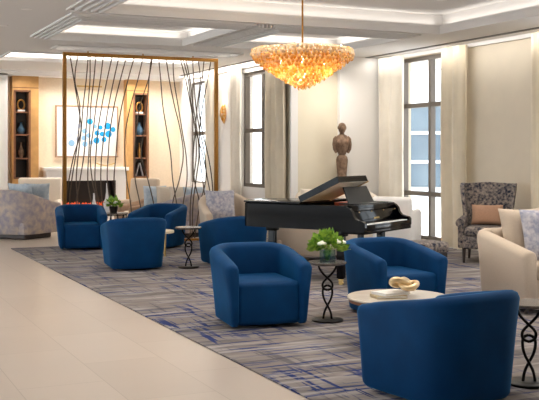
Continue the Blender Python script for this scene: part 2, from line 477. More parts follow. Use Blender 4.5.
def window(num, x, y0, y1, z0, z1, rails, mull, f=.07):
    mb = MB()
    q = .15 if f > .05 else .08
    mb.bb(x+.05, x+q, y0, y0+f, z0, z1); mb.bb(x+.05, x+q, y1-f, y1, z0, z1)
    mb.bb(x+.05, x+.15, y0+f, y1-f, z0, z0+f); mb.bb(x+.05, x+.15, y0+f, y1-f, z1-f, z1)
    for r in rails: mb.bb(x+.05, x+.14, y0+f, y1-f, r-.04, r+.04)
    for r in mull: mb.bb(x+.045, x+.15, r-.035, r+.035, z0+f, z1-f)
    w = struct('window_%d' % num, mb, M['bronze'])
    obj('pane', MB().bb(x+.095, x+.105, y0+f, y1-f, z0+f, z1-f), M['pane'], w)
    return w
window(1, XW, 13.2, 15.1, .06, 3.33, (.87, 2.46), (14.2,))
window(2, XW, 9.2, 10.85, .06, 3.33, (.87, 2.46), (9.8,))
window(3, XW, 4.6, 6.6, .06, 3.33, (.87, 2.46), (5.6,))
window(6, XW, -2.4, -.6, .06, 3.33, (.87, 2.46), (-1.5,))  # unseen window near the entrance, added to let daylight in
window(4, XL, 16.75, 17.95, .92, 3.22, (2.05,), (17.05,))
window(5, XL, 19.75, 21.0, .92, 3.22, (2.05,), (), .035)

def curtain(x, y0, y1, folds, m, label, depth=.07, z0=.02, z1=CEIL-.03, group='floor-length curtains'):
    pts = []; N = folds*8
    for i in range(N+1):
        t = i/N; pts.append((x+depth*math.sin(t*folds*2*PI)*(.7+.3*math.sin(t*11)), y0+(y1-y0)*t))
    out = pts+[(p[0]+.012, p[1]) for p in reversed(pts)]
    rings = []
    for z in (z0, z0+.4, 1.6, z1):
        rings.append([(p[0]+.012*math.sin(p[1]*23+z*2)-0, p[1], z) for p in out])
    mb = MB(); mb.loft(rings)
    o = obj('curtain', mb, m, ang=60)
    return tag(o, label, 'curtain', group)
curtain(XW-.20, 12.84, 13.5, 4, M['curtain'], 'beige curtain between the tall dark window and the bare beige wall')
curtain(XW-.20, 14.72, 15.5, 4, M['sheer'], 'pale curtain on the far side of the tall window, next to the white pilaster')
curtain(XW-.20, 10.4, 11.23, 5, M['curtain'], 'beige curtain at the right edge of the picture')
curtain(XL-.14, 15.74, 16.5, 5, M['curtain'], 'beige curtain right of the narrow window behind the piano')
curtain(XL-.14, 17.75, 18.2, 3, M['sheer'], 'narrow pale curtain between the wall sconce and the window', depth=.05)
curtain(XL-.14, 19.15, 19.65, 3, M['sheer'], 'pale curtain seen through the rod screen near its right post', depth=.05)

# ---------------------------------------------------------------- exterior
for nm, lb, xx, yy, rz in (('exterior_building', 'white building with blue glass bands seen through the tall window', 30, 36, math.radians(-38)),):
    r = root(nm, lb, 'building', (xx, yy, -1.0), rz)
    wallm = MB().bb(-8, 14, 0, 6, 0, .95); wallm.bb(-8, 14, 0, 6, 4.9, 6.6); wallm.bb(-8, 14, 0, 6, 9.4, 10.4); wallm.bb(-7.8, 13.8, .4, 5.8, .95, 9.4); wallm.bb(-8, 14, .05, .3, 2.1, 2.25).bb(-8, 14, .05, .3, 3.5, 3.65)
    obj('wall', wallm, M['stone_ext'], r)
    for z0, z1 in ((.97, 4.88), (6.62, 9.38)):
        for i in range(10):
            w = obj('window_band', MB().bb(-7.7+i*2.14, -7.7+i*2.14+1.98, .2, .38, z0, z1), M['glass_ext'], r)
ex = struct('ground', MB().bb(XW+.3, 60, -10, 70, -1.1, -.06), M['stone_ext'])
tag(ex, 'pale paved ground outside the windows', 'ground'); ex['kind'] = 'structure'

# ---------------------------------------------------------------- downlights
dl = root('downlight', 'round recessed downlight in the left ceiling, nearest the top edge of the picture', 'ceiling light', (2.32, 12.16, CEIL), 0, 'recessed downlights')
obj('trim_ring', MB().lathe([(.052, 0), (.07, 0), (.07, -.006), (.052, -.006)], seg=24), M['white'], dl)
obj('lens', MB().lathe([(0, -.001), (.05, -.001), (.05, -.004), (0, -.004)], seg=24), M['glow'], dl)
def dlamp(o, e, spread=140):
    ld = D.lights.new('downlight_lamp', 'AREA'); ld.shape = 'DISK'; ld.size = .1; ld.energy = e; ld.color = (1, .93, .84); ld.spread = math.radians(spread)
    lo = D.objects.new('downlight_lamp', ld); COL.objects.link(lo); lo.parent = o; lo.location = (0, 0, -.012)
dls = [(dl, 1)]
dls.append((dup(dl, 'round recessed downlight in the ceiling at the left edge of the picture', (2.32, 13.87, CEIL)), 1))
dls.append((dup(dl, 'small recessed downlight above the left wooden niche cabinet', (3.95, 20.95, CEIL)), 1))
for i, x in enumerate((4.75, 5.55, 6.35, 7.1)):  # extra downlights added to brighten the far wall
    dls.append((dup(dl, 'small recessed downlight added in the far ceiling to wash the painting wall, %s from its left end' % ('first', 'second', 'third', 'fourth')[i], (x, 20.95, CEIL)), 2.2))
dls.append((dup(dl, 'small recessed downlight added in the ceiling before the cream alcove wall', (8.35, 14.95, CEIL)), 2.2))  # added to brighten the alcove wall
dls.append((dup(dl, 'tiny recessed downlight in the raised ceiling panel before the rod screen', (4.2, 13.5, CEIL+.17)), 1))
dls.append((dup(dl, 'tiny recessed downlight in the raised ceiling panel behind the chandelier', (7.0, 13.4, CEIL+.17)), 1))
for y in (3.6, 5.3, 7.03, 8.74, 10.45): dls.append((dup(dl, 'round recessed fill downlight added in the left ceiling, out of the picture overhead', (2.32, y, CEIL)), 1))  # fill lights added out of view along the left ceiling
for y in (5.5, 7.2, 8.9, 10.5):  # unseen fill lights added overhead in the large tray
    for x in (3.9, 5.7, 7.4): dls.append((dup(dl, 'round recessed fill downlight added unseen in the large raised ceiling panel overhead', (x, y, CEIL+.22)), 1.6))
for y in (4, 7, 10, 13, 16, 19): dls.append((dup(dl, 'round recessed fill downlight added over the tiled hall, out of the picture', (-1.0, y, CEIL)), 1))  # unseen hall fill lights, added
for o, k in dls: dlamp(o, DL*k)

# ---------------------------------------------------------------- blue swivel chairs
def ucurve(w, dep, rad, n_side=5, n_arc=8):
    """plan of a U, open to -y, going right-front -> back -> left-front; returns (x, y, nx, ny, s)"""
    pts = []
    yb = dep/2
    for i in range(n_side): pts.append((w/2, -dep/2+(dep-rad)*i/n_side, 1, 0))
    for i in range(n_arc+1):
        a = PI/2*i/n_arc; pts.append((w/2-rad+rad*math.cos(a), yb-rad+rad*math.sin(a), math.cos(a), math.sin(a)))
    for i in range(1, 3): pts.append(((w/2-rad)*(1-i/2), yb, 0, 1)) if w/2-rad > .02 else None
    pts = [p for p in pts if p]
    L = [(-x, y, -nx, ny) for (x, y, nx, ny) in reversed(pts) if abs(x) > 1e-6]
    return pts+L

def barrel_shell(w, dep, rad, th, zf, zb, z0=.07, tuck=.04, flare=.02, pw=1.0):
    mb = MB(); rings = []
    P = ucurve(w, dep, rad); ymin, ymax = -dep/2, dep/2
    def ring(x, y, nx, ny, inset=0):
        t = (y-ymin)/(ymax-ymin); z = zf+(zb-zf)*(t**pw)
        r = th*.42; cs = []
        o = lambda off, zz: cs.append((x-nx*off, y-ny*off, zz))
        o(tuck+.015, z0); o(tuck, z0+.02); o(tuck+(-flare-tuck)*.5, z0+(z-z0)*.5); o(-flare, z-r)
        o(-flare+r*.3, z-r*.3); o(-flare+r, z)
        o(th-r, z); o(th-r*.3, z-r*.3); o(th, z-r); o(th, z0+(z-z0)*.5); o(th, z0+.05); o(th*.9, z0)
        return cs
    for (x, y, nx, ny) in P: rings.append(ring(x, y, nx, ny))
    # rounded arm fronts
    def shrink(r, f, dy):
        c = [sum(p[i] for p in r)/len(r) for i in range(3)]
        return [(c[0]+(p[0]-c[0])*f, p[1]-dy, c[2]+(p[2]-c[2])*(1-(1-f)*.25)) for p in r]
    first = [shrink(rings[0], .55, .05), shrink(rings[0], .85, .035)]
    last = [shrink(rings[-1], .85, .035), shrink(rings[-1], .55, .05)]
    mb.loft(first+rings+last)
    return mb

def swivel_chair(label):
    r = root('swivel_chair', label, 'chair', group='blue velvet swivel chairs')
    obj('shell', barrel_shell(.80, .78, .26, .115, .585, .715, z0=.028, tuck=.045, flare=.015, pw=.85), M['velvet'], r, ang=55)
    # apron below the seat + seat cushion
    mb = MB(); mb.box((0, -.065, .225), (.60, .69, .385), .045, seg=4)
    for v in mb.bm.verts:
        if v.co.z > .38: v.co.z += .03*(1-(v.co.x/.32)**2)*(1-((v.co.y+.05)/.38)**2)
    obj('seat', mb, M['velvet'], r, ang=60)
    obj('swivel_base', MB().lathe([(0, .0), (.26, .0), (.26, .02), (.1, .025), (.1, .05), (0, .05)], seg=32), M['iron'], r)
    return r
ch = swivel_chair('blue velvet swivel chair with empty seat, centre foreground, left of the chain-leg table with flowers')
def put(o, p, a): o.location = (p[0], p[1], .013); o.rotation_euler = (0, 0, facing(a))
put(ch, W(-.125, 9.06), 18)
def more(lb, p, a): return dup(ch, lb, (p[0], p[1], .013), facing(a))
more('blue velvet swivel chair facing us behind the round coffee table, right of the flower table', W(1.2, 9.6), 25)
more('blue velvet swivel chair seen from behind, largest and nearest at the bottom right', W(1.155, 6.27), 214)
more('blue velvet swivel chair turned away, partly under the tail of the piano', PX(236, 13.6), 208)
more('blue velvet swivel chair seen from behind, left of the slim dark side table', PX(134.5, 13.25), 199)
more('blue velvet swivel chair at the far left, in front of the gold post', PX(80.5, 16.05), 15)
more('blue velvet swivel chair facing us behind the turned one, in front of the rod screen', PX(160.5, 16.3), -20)

# ---------------------------------------------------------------- chain leg side tables
def chain_table(label, m):
    r = root('side_table', label, 'side table', group='chain-leg side tables')
    obj('table_top', MB().lathe([(0, .535), (.165, .535), (.183, .545), (.183, .556), (.178, .562), (0, .562)], seg=40), m, r)
    obj('base_disc', MB().lathe([(0, 0), (.145, 0), (.15, .006), (.15, .014), (.14, .02), (0, .02)], seg=40), M['iron'], r)
    # two crossing strands, upper loop and lower loop
    up = [(.085, .535), (.078, .50), (.05, .455), (.0, .405), (-.035, .37), (-.048, .335), (-.035, .305), (0, .29)]
    lo = [(0, .335), (.032, .32), (.045, .285), (.042, .24), (.025, .19), (0, .145), (-.022, .10), (-.034, .06), (-.04, .018)]
    def smooth(p, n=4):
        out = []
        for i in range(len(p)-1):
            p0 = p[max(i-1, 0)]; p1 = p[i]; p2 = p[i+1]; p3 = p[min(i+2, len(p)-1)]
            for k in range(n):
                t = k/n
                out.append(tuple(.5*((2*p1[j])+(-p0[j]+p2[j])*t+(2*p0[j]-5*p1[j]+4*p2[j]-p3[j])*t*t+(-p0[j]+3*p1[j]-3*p2[j]+p3[j])*t**3) for j in range(2)))
        out.append(p[-1]); return out
    for nm, path in (('upper_strand', up), ('lower_strand', lo)):
        s = smooth(path)
        for sg in (-1, 1):
            if nm == 'upper_strand': mb = MB().tube([(sg*x, sg*.006*(1 if z > .35 else 0), z) for x, z in s], .0105, 10)
            else: mb = MB().tube([(sg*x, sg*.006*(1 if z < .28 else 0)+.012*(z > .3), z) for x, z in s], .0105, 10)
            obj(nm, mb, M['iron'], r)
    return r
def smooth3(p, n=4):
    out = []
    for i in range(len(p)-1):
        p0 = p[max(i-1, 0)]; p1 = p[i]; p2 = p[i+1]; p3 = p[min(i+2, len(p)-1)]
        for k in range(n):
            t = k/n
            out.append(tuple(.5*((2*p1[j])+(-p0[j]+p2[j])*t+(2*p0[j]-5*p1[j]+4*p2[j]-p3[j])*t*t+(-p0[j]+3*p1[j]-3*p2[j]+p3[j])*t**3) for j in range(len(p1))))
    out.append(tuple(p[-1])); return out
t1 = chain_table('round side table on twisted black loops holding the glass vase of flowers', M['darktop'])
p = PX(327.5, 9.08); t1.location = (p[0], p[1], .013); t1.rotation_euler = (0, 0, -math.radians(25))
T1 = p
p = PX(529, 6.6); dup(t1, 'round side table on twisted black loops at the right edge, beside the nearest chair', (p[0], p[1], .013), -math.radians(25))
p = PX(188.5, 13.3); dup(t1, 'round side table on twisted black loops, empty, in front of the screen post', (p[0], p[1], .013), -math.radians(25))

# ---------------------------------------------------------------- coffee table with books and knot
p = W(1.06, 7.9)
r = root('coffee_table', 'round stone-topped coffee table with books and gold knot', 'coffee table', (p[0], p[1], .013))
obj('table_top', MB().lathe([(0, .385), (.40, .385), (.42, .395), (.42, .405), (.415, .41), (0, .41)], seg=64), M['marble'], r)
obj('rim', MB().lathe([(.30, .365), (.405, .365), (.41, .385), (.30, .385)], seg=64), M['walnut'], r)
obj('pedestal', MB().lathe([(0, 0), (.24, 0), (.24, .02), (.06, .05), (.05, .3), (.2, .364), (0, .364)], seg=40), M['legwood'], r)
CT = p; zt = .013+.41
q = W(CT[0]*0+.97, 7.83)
b1 = root('book', 'gold-edged book lowest in the small pile on the round coffee table', 'book', (q[0], q[1], zt+.001), math.radians(-12), 'books on the coffee table')
obj('cover', MB().bb(-.13, .13, -.09, .09, 0, .004).bb(-.13, .13, -.09, .09, .018, .022).bb(-.13, -.126, -.09, .09, 0, .022), M['book'], b1)
obj('pages', MB().bb(-.125, .126, -.086, .086, .0045, .0175), M['pages'], b1)
b2 = dup(b1, 'white book on top of the gold-edged one on the coffee table', (q[0]+.03, q[1]+.01, zt+.024), math.radians(8))
b2c = [c for c in kids(b2) if c.name.startswith('cover')][0]; b2c.data = b2c.data.copy(); b2c.data.materials[0] = M['pages']
# gold knot: trefoil tube
q = W(1.115, 7.87)
pts = []
for i in range(72):
    t = 2*PI*i/72
    x, y, z = math.sin(t)+2*math.sin(2*t), math.cos(t)-2*math.cos(2*t), -math.sin(3*t)
    pts.append((x*.052, y*.030, z*.026))
mb = MB().tube(pts, .024, 12, loop=True)
kn = obj('knot_sculpture', mb, mat('champagne_metal', rgb(214, 190, 150), .35, .9), loc=(q[0], q[1], zt+.046+.058), rot=(math.radians(8), math.radians(10), .4), ang=80)
tag(kn, 'gold twisted knot sculpture lying on the books on the coffee table', 'sculpture')

# ---------------------------------------------------------------- flowers
def bouquet(r, R, H, z0, seed, leaf=50, flowers=9, sz=.05):
    rnd = random.Random(seed); mb = MB()
    for i in range(leaf):
        a = rnd.uniform(0, 2*PI); e = rnd.uniform(.1, 1.35); rr = R*rnd.uniform(.55, 1)
        tip = Vector((rr*math.cos(a)*math.cos(e), rr*math.sin(a)*math.cos(e), z0+H*math.sin(e)*rnd.uniform(.6, 1)))
        base = tip*.55; base.z = z0+(tip.z-z0)*.5
        d = (tip-base); l = max(d.length, .04); d.normalize(); s = d.cross(Vector((rnd.random(), rnd.random(), .4))).normalized()
        wd = sz*rnd.uniform(.25, .5); nn = s.cross(d)*wd*.25
        ring = []
        for t, w in ((0, .1), (.3, .9), (.6, 1), (.85, .5), (1.05, .03)):
            c = base+d*l*t; ring.append([c+s*wd*w, c+nn*w*1.2, c-s*wd*w, c+nn*w*.6])
        mb.loft(ring)
    obj('leaves', mb, M['leaf'], r, ang=80)
    mb = MB()
    for i in range(7):
        a = i*2*PI/7; mb.tube([(0.012*math.cos(a), .012*math.sin(a), .01 if z0 > .05 else z0), (.02*math.cos(a+1), .02*math.sin(a+1), z0), (R*.4*math.cos(a), R*.4*math.sin(a), z0+H*.5)], .003, 6)
    obj('stems', mb, M['leaf'], r)
    for i in range(flowers):
        a = i*2.4; rr = R*.62*math.sqrt((i+.5)/flowers); c = Vector((rr*math.cos(a), rr*math.sin(a), z0+H*(.5-.28*rr/R)))
        fb = MB()
        for k in range(9):
            b_ = k*2.4; q_ = sz*.32
            fb.ball((c.x+q_*math.cos(b_)*(k > 0), c.y+q_*math.sin(b_)*(k > 0), c.z+(.4*q_ if k == 0 else -.1*q_)), (sz*.3, sz*.3, sz*.22), 8)
        obj('flower', fb, M['petal'], r, ang=80)
r = root('flower_vase', 'clear glass vase of green and white flowers on the side table before the piano', 'flower vase', (T1[0], T1[1], .013+.5625), .5)
mb = MB()
for a in ((-.055, .055, -.055, -.049), (-.055, .055, .049, .055), (-.055, -.049, -.049, .049), (.049, .055, -.049, .049)):
    mb.bb(a[0], a[1], a[2], a[3], 0, .11)
mb.bb(-.049, .049, -.049, .049, 0, .008)
obj('glass', mb, M['vaseglass'], r)
bouquet(r, .25, .23, .10, 5, leaf=130, flowers=6, sz=.075)
mb = MB()
for i in range(40):
    a = i*2.4; rr = .03*math.sqrt(i/40); mb.ball((rr*math.cos(a), rr*math.sin(a), .02+.002*i), (.016, .012, .014), 6)
obj('greenery', mb, M['leaf'], r)

# ---------------------------------------------------------------- grand piano
K = W(1.1, 11.25)
# local: +x along keyboard (bass -> treble), +y towards tail
ku, kd = .55, .83; n_ = math.hypot(ku, kd); kx, ky = (kd*S25+ku*C25)/n_, (kd*C25-ku*S25)/n_
r = root('grand_piano', 'glossy black grand piano with raised front lid and music desk', 'piano', (K[0], K[1], .013), math.atan2(ky, kx))
PW = 1.27; PL = 1.62
outl = [(0, .30), (PW, .30), (PW, .62)]
for t, (x, y) in enumerate(((1.25, .85), (1.20, 1.03), (1.11, 1.18), (1.02, 1.30), (.92, 1.42), (.84, 1.56), (.74, 1.70), (.58, 1.79), (.38, 1.82), (.2, 1.80), (.05, 1.73), (0, 1.62))): outl.append((x, y))
def offset(pts, d):
    c = Vector((.62, .85)); out = []
    for x, y in pts:
        v = Vector((x, y))-c; l = v.length; v = c+v*(l-d)/l; out.append((v.x, v.y))
    return out
inn = offset(outl, .05)
mb = MB()
mb.loft([[(x, y, .66) for x, y in outl], [(x, y, .95) for x, y in outl], [(x, y, .96) for x, y in offset(outl, .01)], [(x, y, .96) for x, y in inn], [(x, y, .85) for x, y in inn]], cap=False)
mb.loft([[(x, y, .66) for x, y in outl], [(x, y, .66) for x, y in inn], [(x, y, .655) for x, y in inn]], cap=True)
obj('rim', mb, M['lacquer'], r, ang=30)
obj('soundboard', MB().prism(offset(outl, .052), .86, .88), M['plate'], r)
obj('action_board', MB().bb(.72, 1.14, .36, .80, .881, .957, .004), M['orange'], r)
# cheeks: S-curved side profile
for x0, x1 in ((-.002, .055), (PW-.055, PW+.002)):
    prof = [(.32, .655), (0.0, .655), (-.02, .68), (-.02, .75), (.0, .775), (.05, .785), (.10, .80), (.135, .84), (.15, .89), (.19, .93), (.25, .955), (.32, .96)]
    a = [(x0, y, z) for y, z in prof]; b = [(x1, y, z) for y, z in prof]
    obj('cheek', MB().loft([a, b]), M['lacquer'], r, ang=50)
obj('keybed', MB().bb(.0, PW, -.015, .30, .625, .69, .006), M['lacquer'], r)
obj('keyslip', MB().bb(.055, PW-.055, -.02, .0, .66, .735, .004), M['lacquer'], r)
mb = MB()
kw = (PW-.17)/52
for i in range(52):
    x = .085+i*kw; mb.bb(x, x+kw-.0015, .0, .15, .70, .742, .0015)
obj('white_keys', mb, M['keys'], r)
mb = MB()
for i in range(51):
    if i % 7 in (0, 2, 3, 5, 6):
        x = .085+(i+1)*kw-.006; mb.bb(x, x+.012, .06, .15, .742, .754, .002)
obj('black_keys', mb, M['lacquer'], r)
mb = MB().box((PW/2, .165, .80), (PW-.11, .02, .17), .006, rot=(math.radians(-8), 0, 0))
fb = obj('fallboard', mb, M['lacquer'], r)
mb = MB()
for i in range(5):
    x = PW/2-.06+i*.03; mb.box((x, .151, .79), (.014, .003, .022), .001, rot=(math.radians(-8), 0, 0))
for i in range(4): mb.box((.2+i*.32, .162, .875), (.012, .014, .012), .002)
obj('fallboard_inlay', mb, M['brass'], r)
obj('key_block', MB().bb(.055, PW-.055, .19, .32, .87, .955, .006), M['lacquer'], r)
# closed rear part of lid
lo_ = [(x, y) for x, y in offset(outl, -.015) if y > .9]
lp = [(-.015, .88), (1.25, .88)]+lo_
obj('lid', MB().prism(lp, .962, .985, .004), M['lacquer'], r)
# raised front flap, hinged across at y=.86
fl, an = .60, math.radians(25)
Y0, Z0 = .86, .985
def flap(x0, x1, s0, s1, h0, h1):
    mb_ = MB(); ring = []
    for x in (x0, x1):
        ring.append([(x, Y0-s*math.cos(an)+h*math.sin(an), Z0+s*math.sin(an)+h*math.cos(an)) for s, h in ((s0, h0), (s1, h0), (s1, h1), (s0, h1))])
    return mb_.loft(ring)
obj('lid_flap', flap(-.015, .72, 0, fl, 0, .075), M['lacquer'], r)
obj('lid_reflection', flap(.0, .705, .02, fl-.01, -.004, -.0005), M['lid_reflect'], r)  # pale panel: reflection on the black lid underside, put in as colour
obj('lid_edge', flap(.705, .735, 0, fl, -.012, -.0005), M['brass'], r)
obj('lid_prop', MB().cyl((.70, .55, .88), (.70, Y0-.4*math.cos(an), Z0+.4*math.sin(an)-.006), .009), M['brass'], r)
# music desk
md = MB()
ring = []
for x0 in (.32, .98):
    ring.append([(x0+(.03 if x0 < .5 else -.03)*t_, .36+.10*t_+e_, .957+.21*t_) for t_, e_ in ((0, 0), (1, 0), (1, .018), (0, .018))])
md.loft(ring)
obj('music_desk', md, M['deskblack'], r)
obj('music_shelf', MB().bb(.3, 1.06, .22, .50, .956, .968, .003), M['deskblack'], r)
def pleg(x, y):
    lb_ = obj('leg', MB().box((x, y, .37), (.085, .085, .58), .008).box((x, y, .62), (.13, .13, .07), .01).box((x, y, .095), (.06, .06, .05), .006), M['lacquer'], r)
    c = obj('caster', MB().box((x, y, .062), (.05, .05, .02), .004).tube([(x-.014, y, .028), (x+.014, y, .028)], .028, 16), M['brass'], lb_)
pleg(.11, .36); pleg(PW-.11, .36); pleg(.42, 1.55)
obj('pedal_lyre', MB().box((.68, .42, .38), (.03, .04, .55), .006).box((.76, .42, .38), (.03, .04, .55), .006).box((.72, .42, .12), (.26, .10, .05), .01), M['lacquer'], r)
mb = MB()
for i in range(3): mb.box((.65+i*.07, .33, .10), (.026, .12, .012), .005)
obj('pedals', mb, M['brass'], r)

# ---------------------------------------------------------------- statue on pedestal
p = (8.66, 15.42)
pd = root('pedestal', 'slim pale pedestal under the carved torso statue', 'pedestal', (p[0], p[1], 0))
obj('column', MB().bb(-.15, .15, -.15, .15, .08, 1.08, .01), M['cream_wall'], pd)
obj('plinth', MB().bb(-.18, .18, -.18, .18, 0, .08, .01), M['cream_wall'], pd)
obj('cap', MB().bb(-.18, .18, -.18, .18, 1.08, 1.12, .01), M['cream_wall'], pd)
mb = MB()
prof = [(.115, .09, 0, 0), (.12, .10, .02, 0), (.115, .09, .06, 0), (.125, .10, .16, 0), (.14, .105, .27, 0), (.148, .11, .34, 0), (.135, .10, .39, 0), (.085, .075, .43, .01), (.11, .085, .47, 0),
        (.15, .10, .54, -.01), (.175, .115, .62, -.02), (.19, .115, .68, -.015), (.17, .10, .74, 0), (.10, .075, .775, .005), (.05, .05, .80, .01), (.046, .048, .825, .005), (.062, .072, .85, -.01), (.078, .088, .89, -.015),
        (.080, .092, .93, -.012), (.070, .082, .97, -.008), (.045, .055, .995, 0), (.015, .02, 1.005, 0)]
rings = [[((a if z > .77 else a*.82)*math.cos(2*PI*k/24), b*math.sin(2*PI*k/24)+o_, z) for k in range(24)] for a, b, z, o_ in prof]
mb.loft(rings)
for sg in (-1, 1):
    mb.tube([(sg*.10, 0, .735), (sg*.135, 0, .70), (sg*.15, 0, .62), (sg*.145, -.01, .54), (sg*.115, -.02, .47)], [.05, .056, .052, .045, .03], 12)
    mb.ball((sg*.07, -.10, .645), (.055, .03, .045), 10)
mb.ball((0, -.10, .915), (.014, .03, .03), 8); mb.ball((0, -.085, .87), (.03, .012, .008), 8)
for sg in (-1, 1): mb.ball((sg*.03, -.085, .93), (.014, .01, .008), 8); mb.ball((sg*.082, 0, .915), (.01, .02, .028), 8)
mb.bb(-.14, .14, -.12, .12, -.0, .02, .005)
st = obj('torso_statue', mb, M['carved'], loc=(p[0], p[1], 1.121), rot=(0, 0, facing(5)), ang=60); st.scale = (.9, .9, 1.03)
tag(st, 'carved brown wooden torso statue with head, standing behind the piano', 'statue')

# ---------------------------------------------------------------- chandelier
c = PX(302.5, 11.0)
r = root('chandelier', 'amber glass tiered chandelier hanging on a brass rod', 'chandelier', (c[0], c[1], 2.315))
ztray = CEIL+.22
obj('rod', MB().cyl((0, 0, .42), (0, 0, ztray-2.315-.03), .011, seg=12), M['gold'], r)
obj('canopy', MB().lathe([(0, ztray-2.315-.035), (.07, ztray-2.315-.03), (.075, ztray-2.315), (0, ztray-2.315)]), M['gold'], r)
tiers = [(.56, .43), (.565, .395), (.55, .36), (.51, .325), (.465, .292), (.42, .26), (.37, .228), (.325, .196), (.275, .164), (.225, .132), (.18, .10), (.13, .07), (.08, .045), (.03, .025)]
fr = MB()
for R_, z_ in tiers:
    fr.tube([(R_*.96*math.cos(2*PI*k/48), R_*.96*math.sin(2*PI*k/48), z_+.045) for k in range(48)], .005, 6, loop=True)
for k in range(4):
    a = k*PI/2; fr.cyl((.54*math.cos(a), .54*math.sin(a), .475), (0, 0, .475), .006, seg=6)
    fr.tube([(.54*math.cos(a), .54*math.sin(a), .475), (.43*math.cos(a), .43*math.sin(a), .33), (.18*math.cos(a), .18*math.sin(a), .145), (0, 0, .05)], .005, 6)
obj('frame', fr, M['gold'], r)
def petal_pts(w, h):
    rows = []
    for t, ww in ((0, .55), (.25, .95), (.5, 1.0), (.75, .75), (1, .2)):
        z = -h*t; y = -.018*math.sin(t*PI)-.01*t
        rows.append([(-w/2*ww, y+.008, z), (0, y-.006, z), (w/2*ww, y+.008, z), (0, y-.001, z)])
    return rows
allp = []
rnd = random.Random(3)
for ti, (R_, z_) in enumerate(tiers):
    nP = max(4, int(2*PI*R_/.05))
    for k in range(nP):
        a = 2*PI*(k+.5*(ti % 2))/nP+rnd.uniform(-.02, .02)
        allp.append((a, R_+rnd.uniform(-.008, .012), z_+.05+rnd.uniform(-.006, .006), rnd.uniform(-.35, .35), ti))
camdir = math.atan2(-c[1], -c[0])
def nearness(q): return math.cos(q[0]-camdir)*q[1]
allp.sort(key=nearness, reverse=True)
base_me = D.meshes.new('glass_petal'); tm = MB(); tm.loft(petal_pts(.052, .066)); tm.bm.to_mesh(base_me); tm.bm.free(); finish(base_me, 80); base_me.materials.append(M['amber'])
base_me2 = base_me.copy(); base_me2.materials[0] = M['clearpetal']
for q in allp[:100]:
    o = D.objects.new('glass_petal', base_me if q[4] > 1 else base_me2); COL.objects.link(o); o.parent = r
    o.location = (q[1]*math.cos(q[0]), q[1]*math.sin(q[0]), q[2]); o.rotation_euler = (rnd.uniform(-.12, .12), q[3], q[0]+PI/2)
rest = MB(); rest0 = MB()
for q in allp[100:]:
    Mx = Matrix.Translation((q[1]*math.cos(q[0]), q[1]*math.sin(q[0]), q[2])) @ Euler((0, q[3], q[0]+PI/2)).to_matrix().to_4x4()
    (rest if q[4] > 1 else rest0).loft([[Mx @ Vector(v) for v in row] for row in petal_pts(.052, .066)])
o = obj('glass_petal', rest, M['amber'], r, ang=80); o['kind'] = 'stuff'
o = obj('clear_petal', rest0, M['clearpetal'], r, ang=80); o['kind'] = 'stuff'; o['label'] = 'rows of paler clear glass petals round the top rim'
for k in range(6):
    a = k*PI/3; b_ = obj('bulb', MB().ball((.27*math.cos(a), .27*math.sin(a), .33), (.025, .025, .035), 10), M['glow'], r)
    ld = D.lights.new('bulb_light', 'POINT'); ld.energy = 4; ld.color = (1, .86, .66); ld.shadow_soft_size = .05
    lo = D.objects.new('bulb_light', ld); COL.objects.link(lo); lo.parent = r; lo.location = (.2*math.cos(a), .2*math.sin(a), .30)

# ---------------------------------------------------------------- rod screen
YS = 16.5
def sx(px):
    q = (px-269.5)/960; return YS*(S25+C25*q)/(C25-S25*q)
xl, xr = sx(64.5), sx(216)
r = root('rod_screen', 'tall gold-framed room divider of wavy bronze rods', 'room divider', ((xl+xr)/2, YS, 0))
ox = (xl+xr)/2; zt = 3.28
obj('post', MB().bb(xl-ox-.03, xl-ox+.03, -.035, .035, 0, zt, .003), M['gold'], r)
obj('post', MB().bb(xr-ox-.03, xr-ox+.03, -.035, .035, 0, zt, .003), M['gold'], r)
obj('top_rail', MB().bb(xl-ox-.03, xr-ox+.03, -.035, .035, zt, zt+.06, .003), M['gold'], r)
obj('bottom_rail', MB().bb(xl-ox+.03, xr-ox-.03, -.03, .03, 0, .04, .003), M['gold'], r)
for q in (88, 143, 193): obj('hanger', MB().cyl((sx(q)-ox, 0, zt+.06), (sx(q)-ox, 0, CEIL+.14), .012, seg=10), M['gold'], r)
ys = [56, 80, 105, 130, 155, 180, 205, 238]
rods = [[70,74,78,81,74,69,66,66],[78,75,80,79,76,72,70,75],[88,86,83,81,78,76,78,80],[90,90,88,86,84,80,76,72],[96,94,91,90,89,88,92,98],
[103,100,96,93,90,92,97,100],[112,107,102,98,96,95,99,104],[119,114,109,105,102,101,103,108],[126,120,114,110,108,107,110,112],[134,128,122,118,116,114,116,120],
[143,138,131,126,125,127,131,134],[152,148,140,136,134,135,140,146],[151,149,147,144,141,148,154,160],[159,161,163,167,171,173,177,180],[166,169,174,180,183,179,172,172],
[173,174,178,182,186,187,183,180],[181,186,191,196,203,208,212,211],[183,188,191,195,196,193,190,190],[186,190,193,197,199,196,193,192],[193,194,196,200,205,206,200,195],
[198,200,197,195,193,194,200,205],[204,202,199,202,208,212,213,212],[211,208,203,200,200,203,206,209]]
for i, rx in enumerate(rods):
    pts = []
    for x, y in zip(rx, ys):
        X = sx(x); dd = X*S25+YS*C25; z = 1.6+(153-y)/960*dd
        pts.append((X-ox, .018*math.sin(i*2.1)+.0*y, z))
    pts[0] = (pts[0][0], pts[0][1], zt+.005); pts[-1] = (pts[-1][0], pts[-1][1], .035)
    obj('rod', MB().tube(smooth3(pts, 4), .0105, 6), M['rod'], r, ang=80)

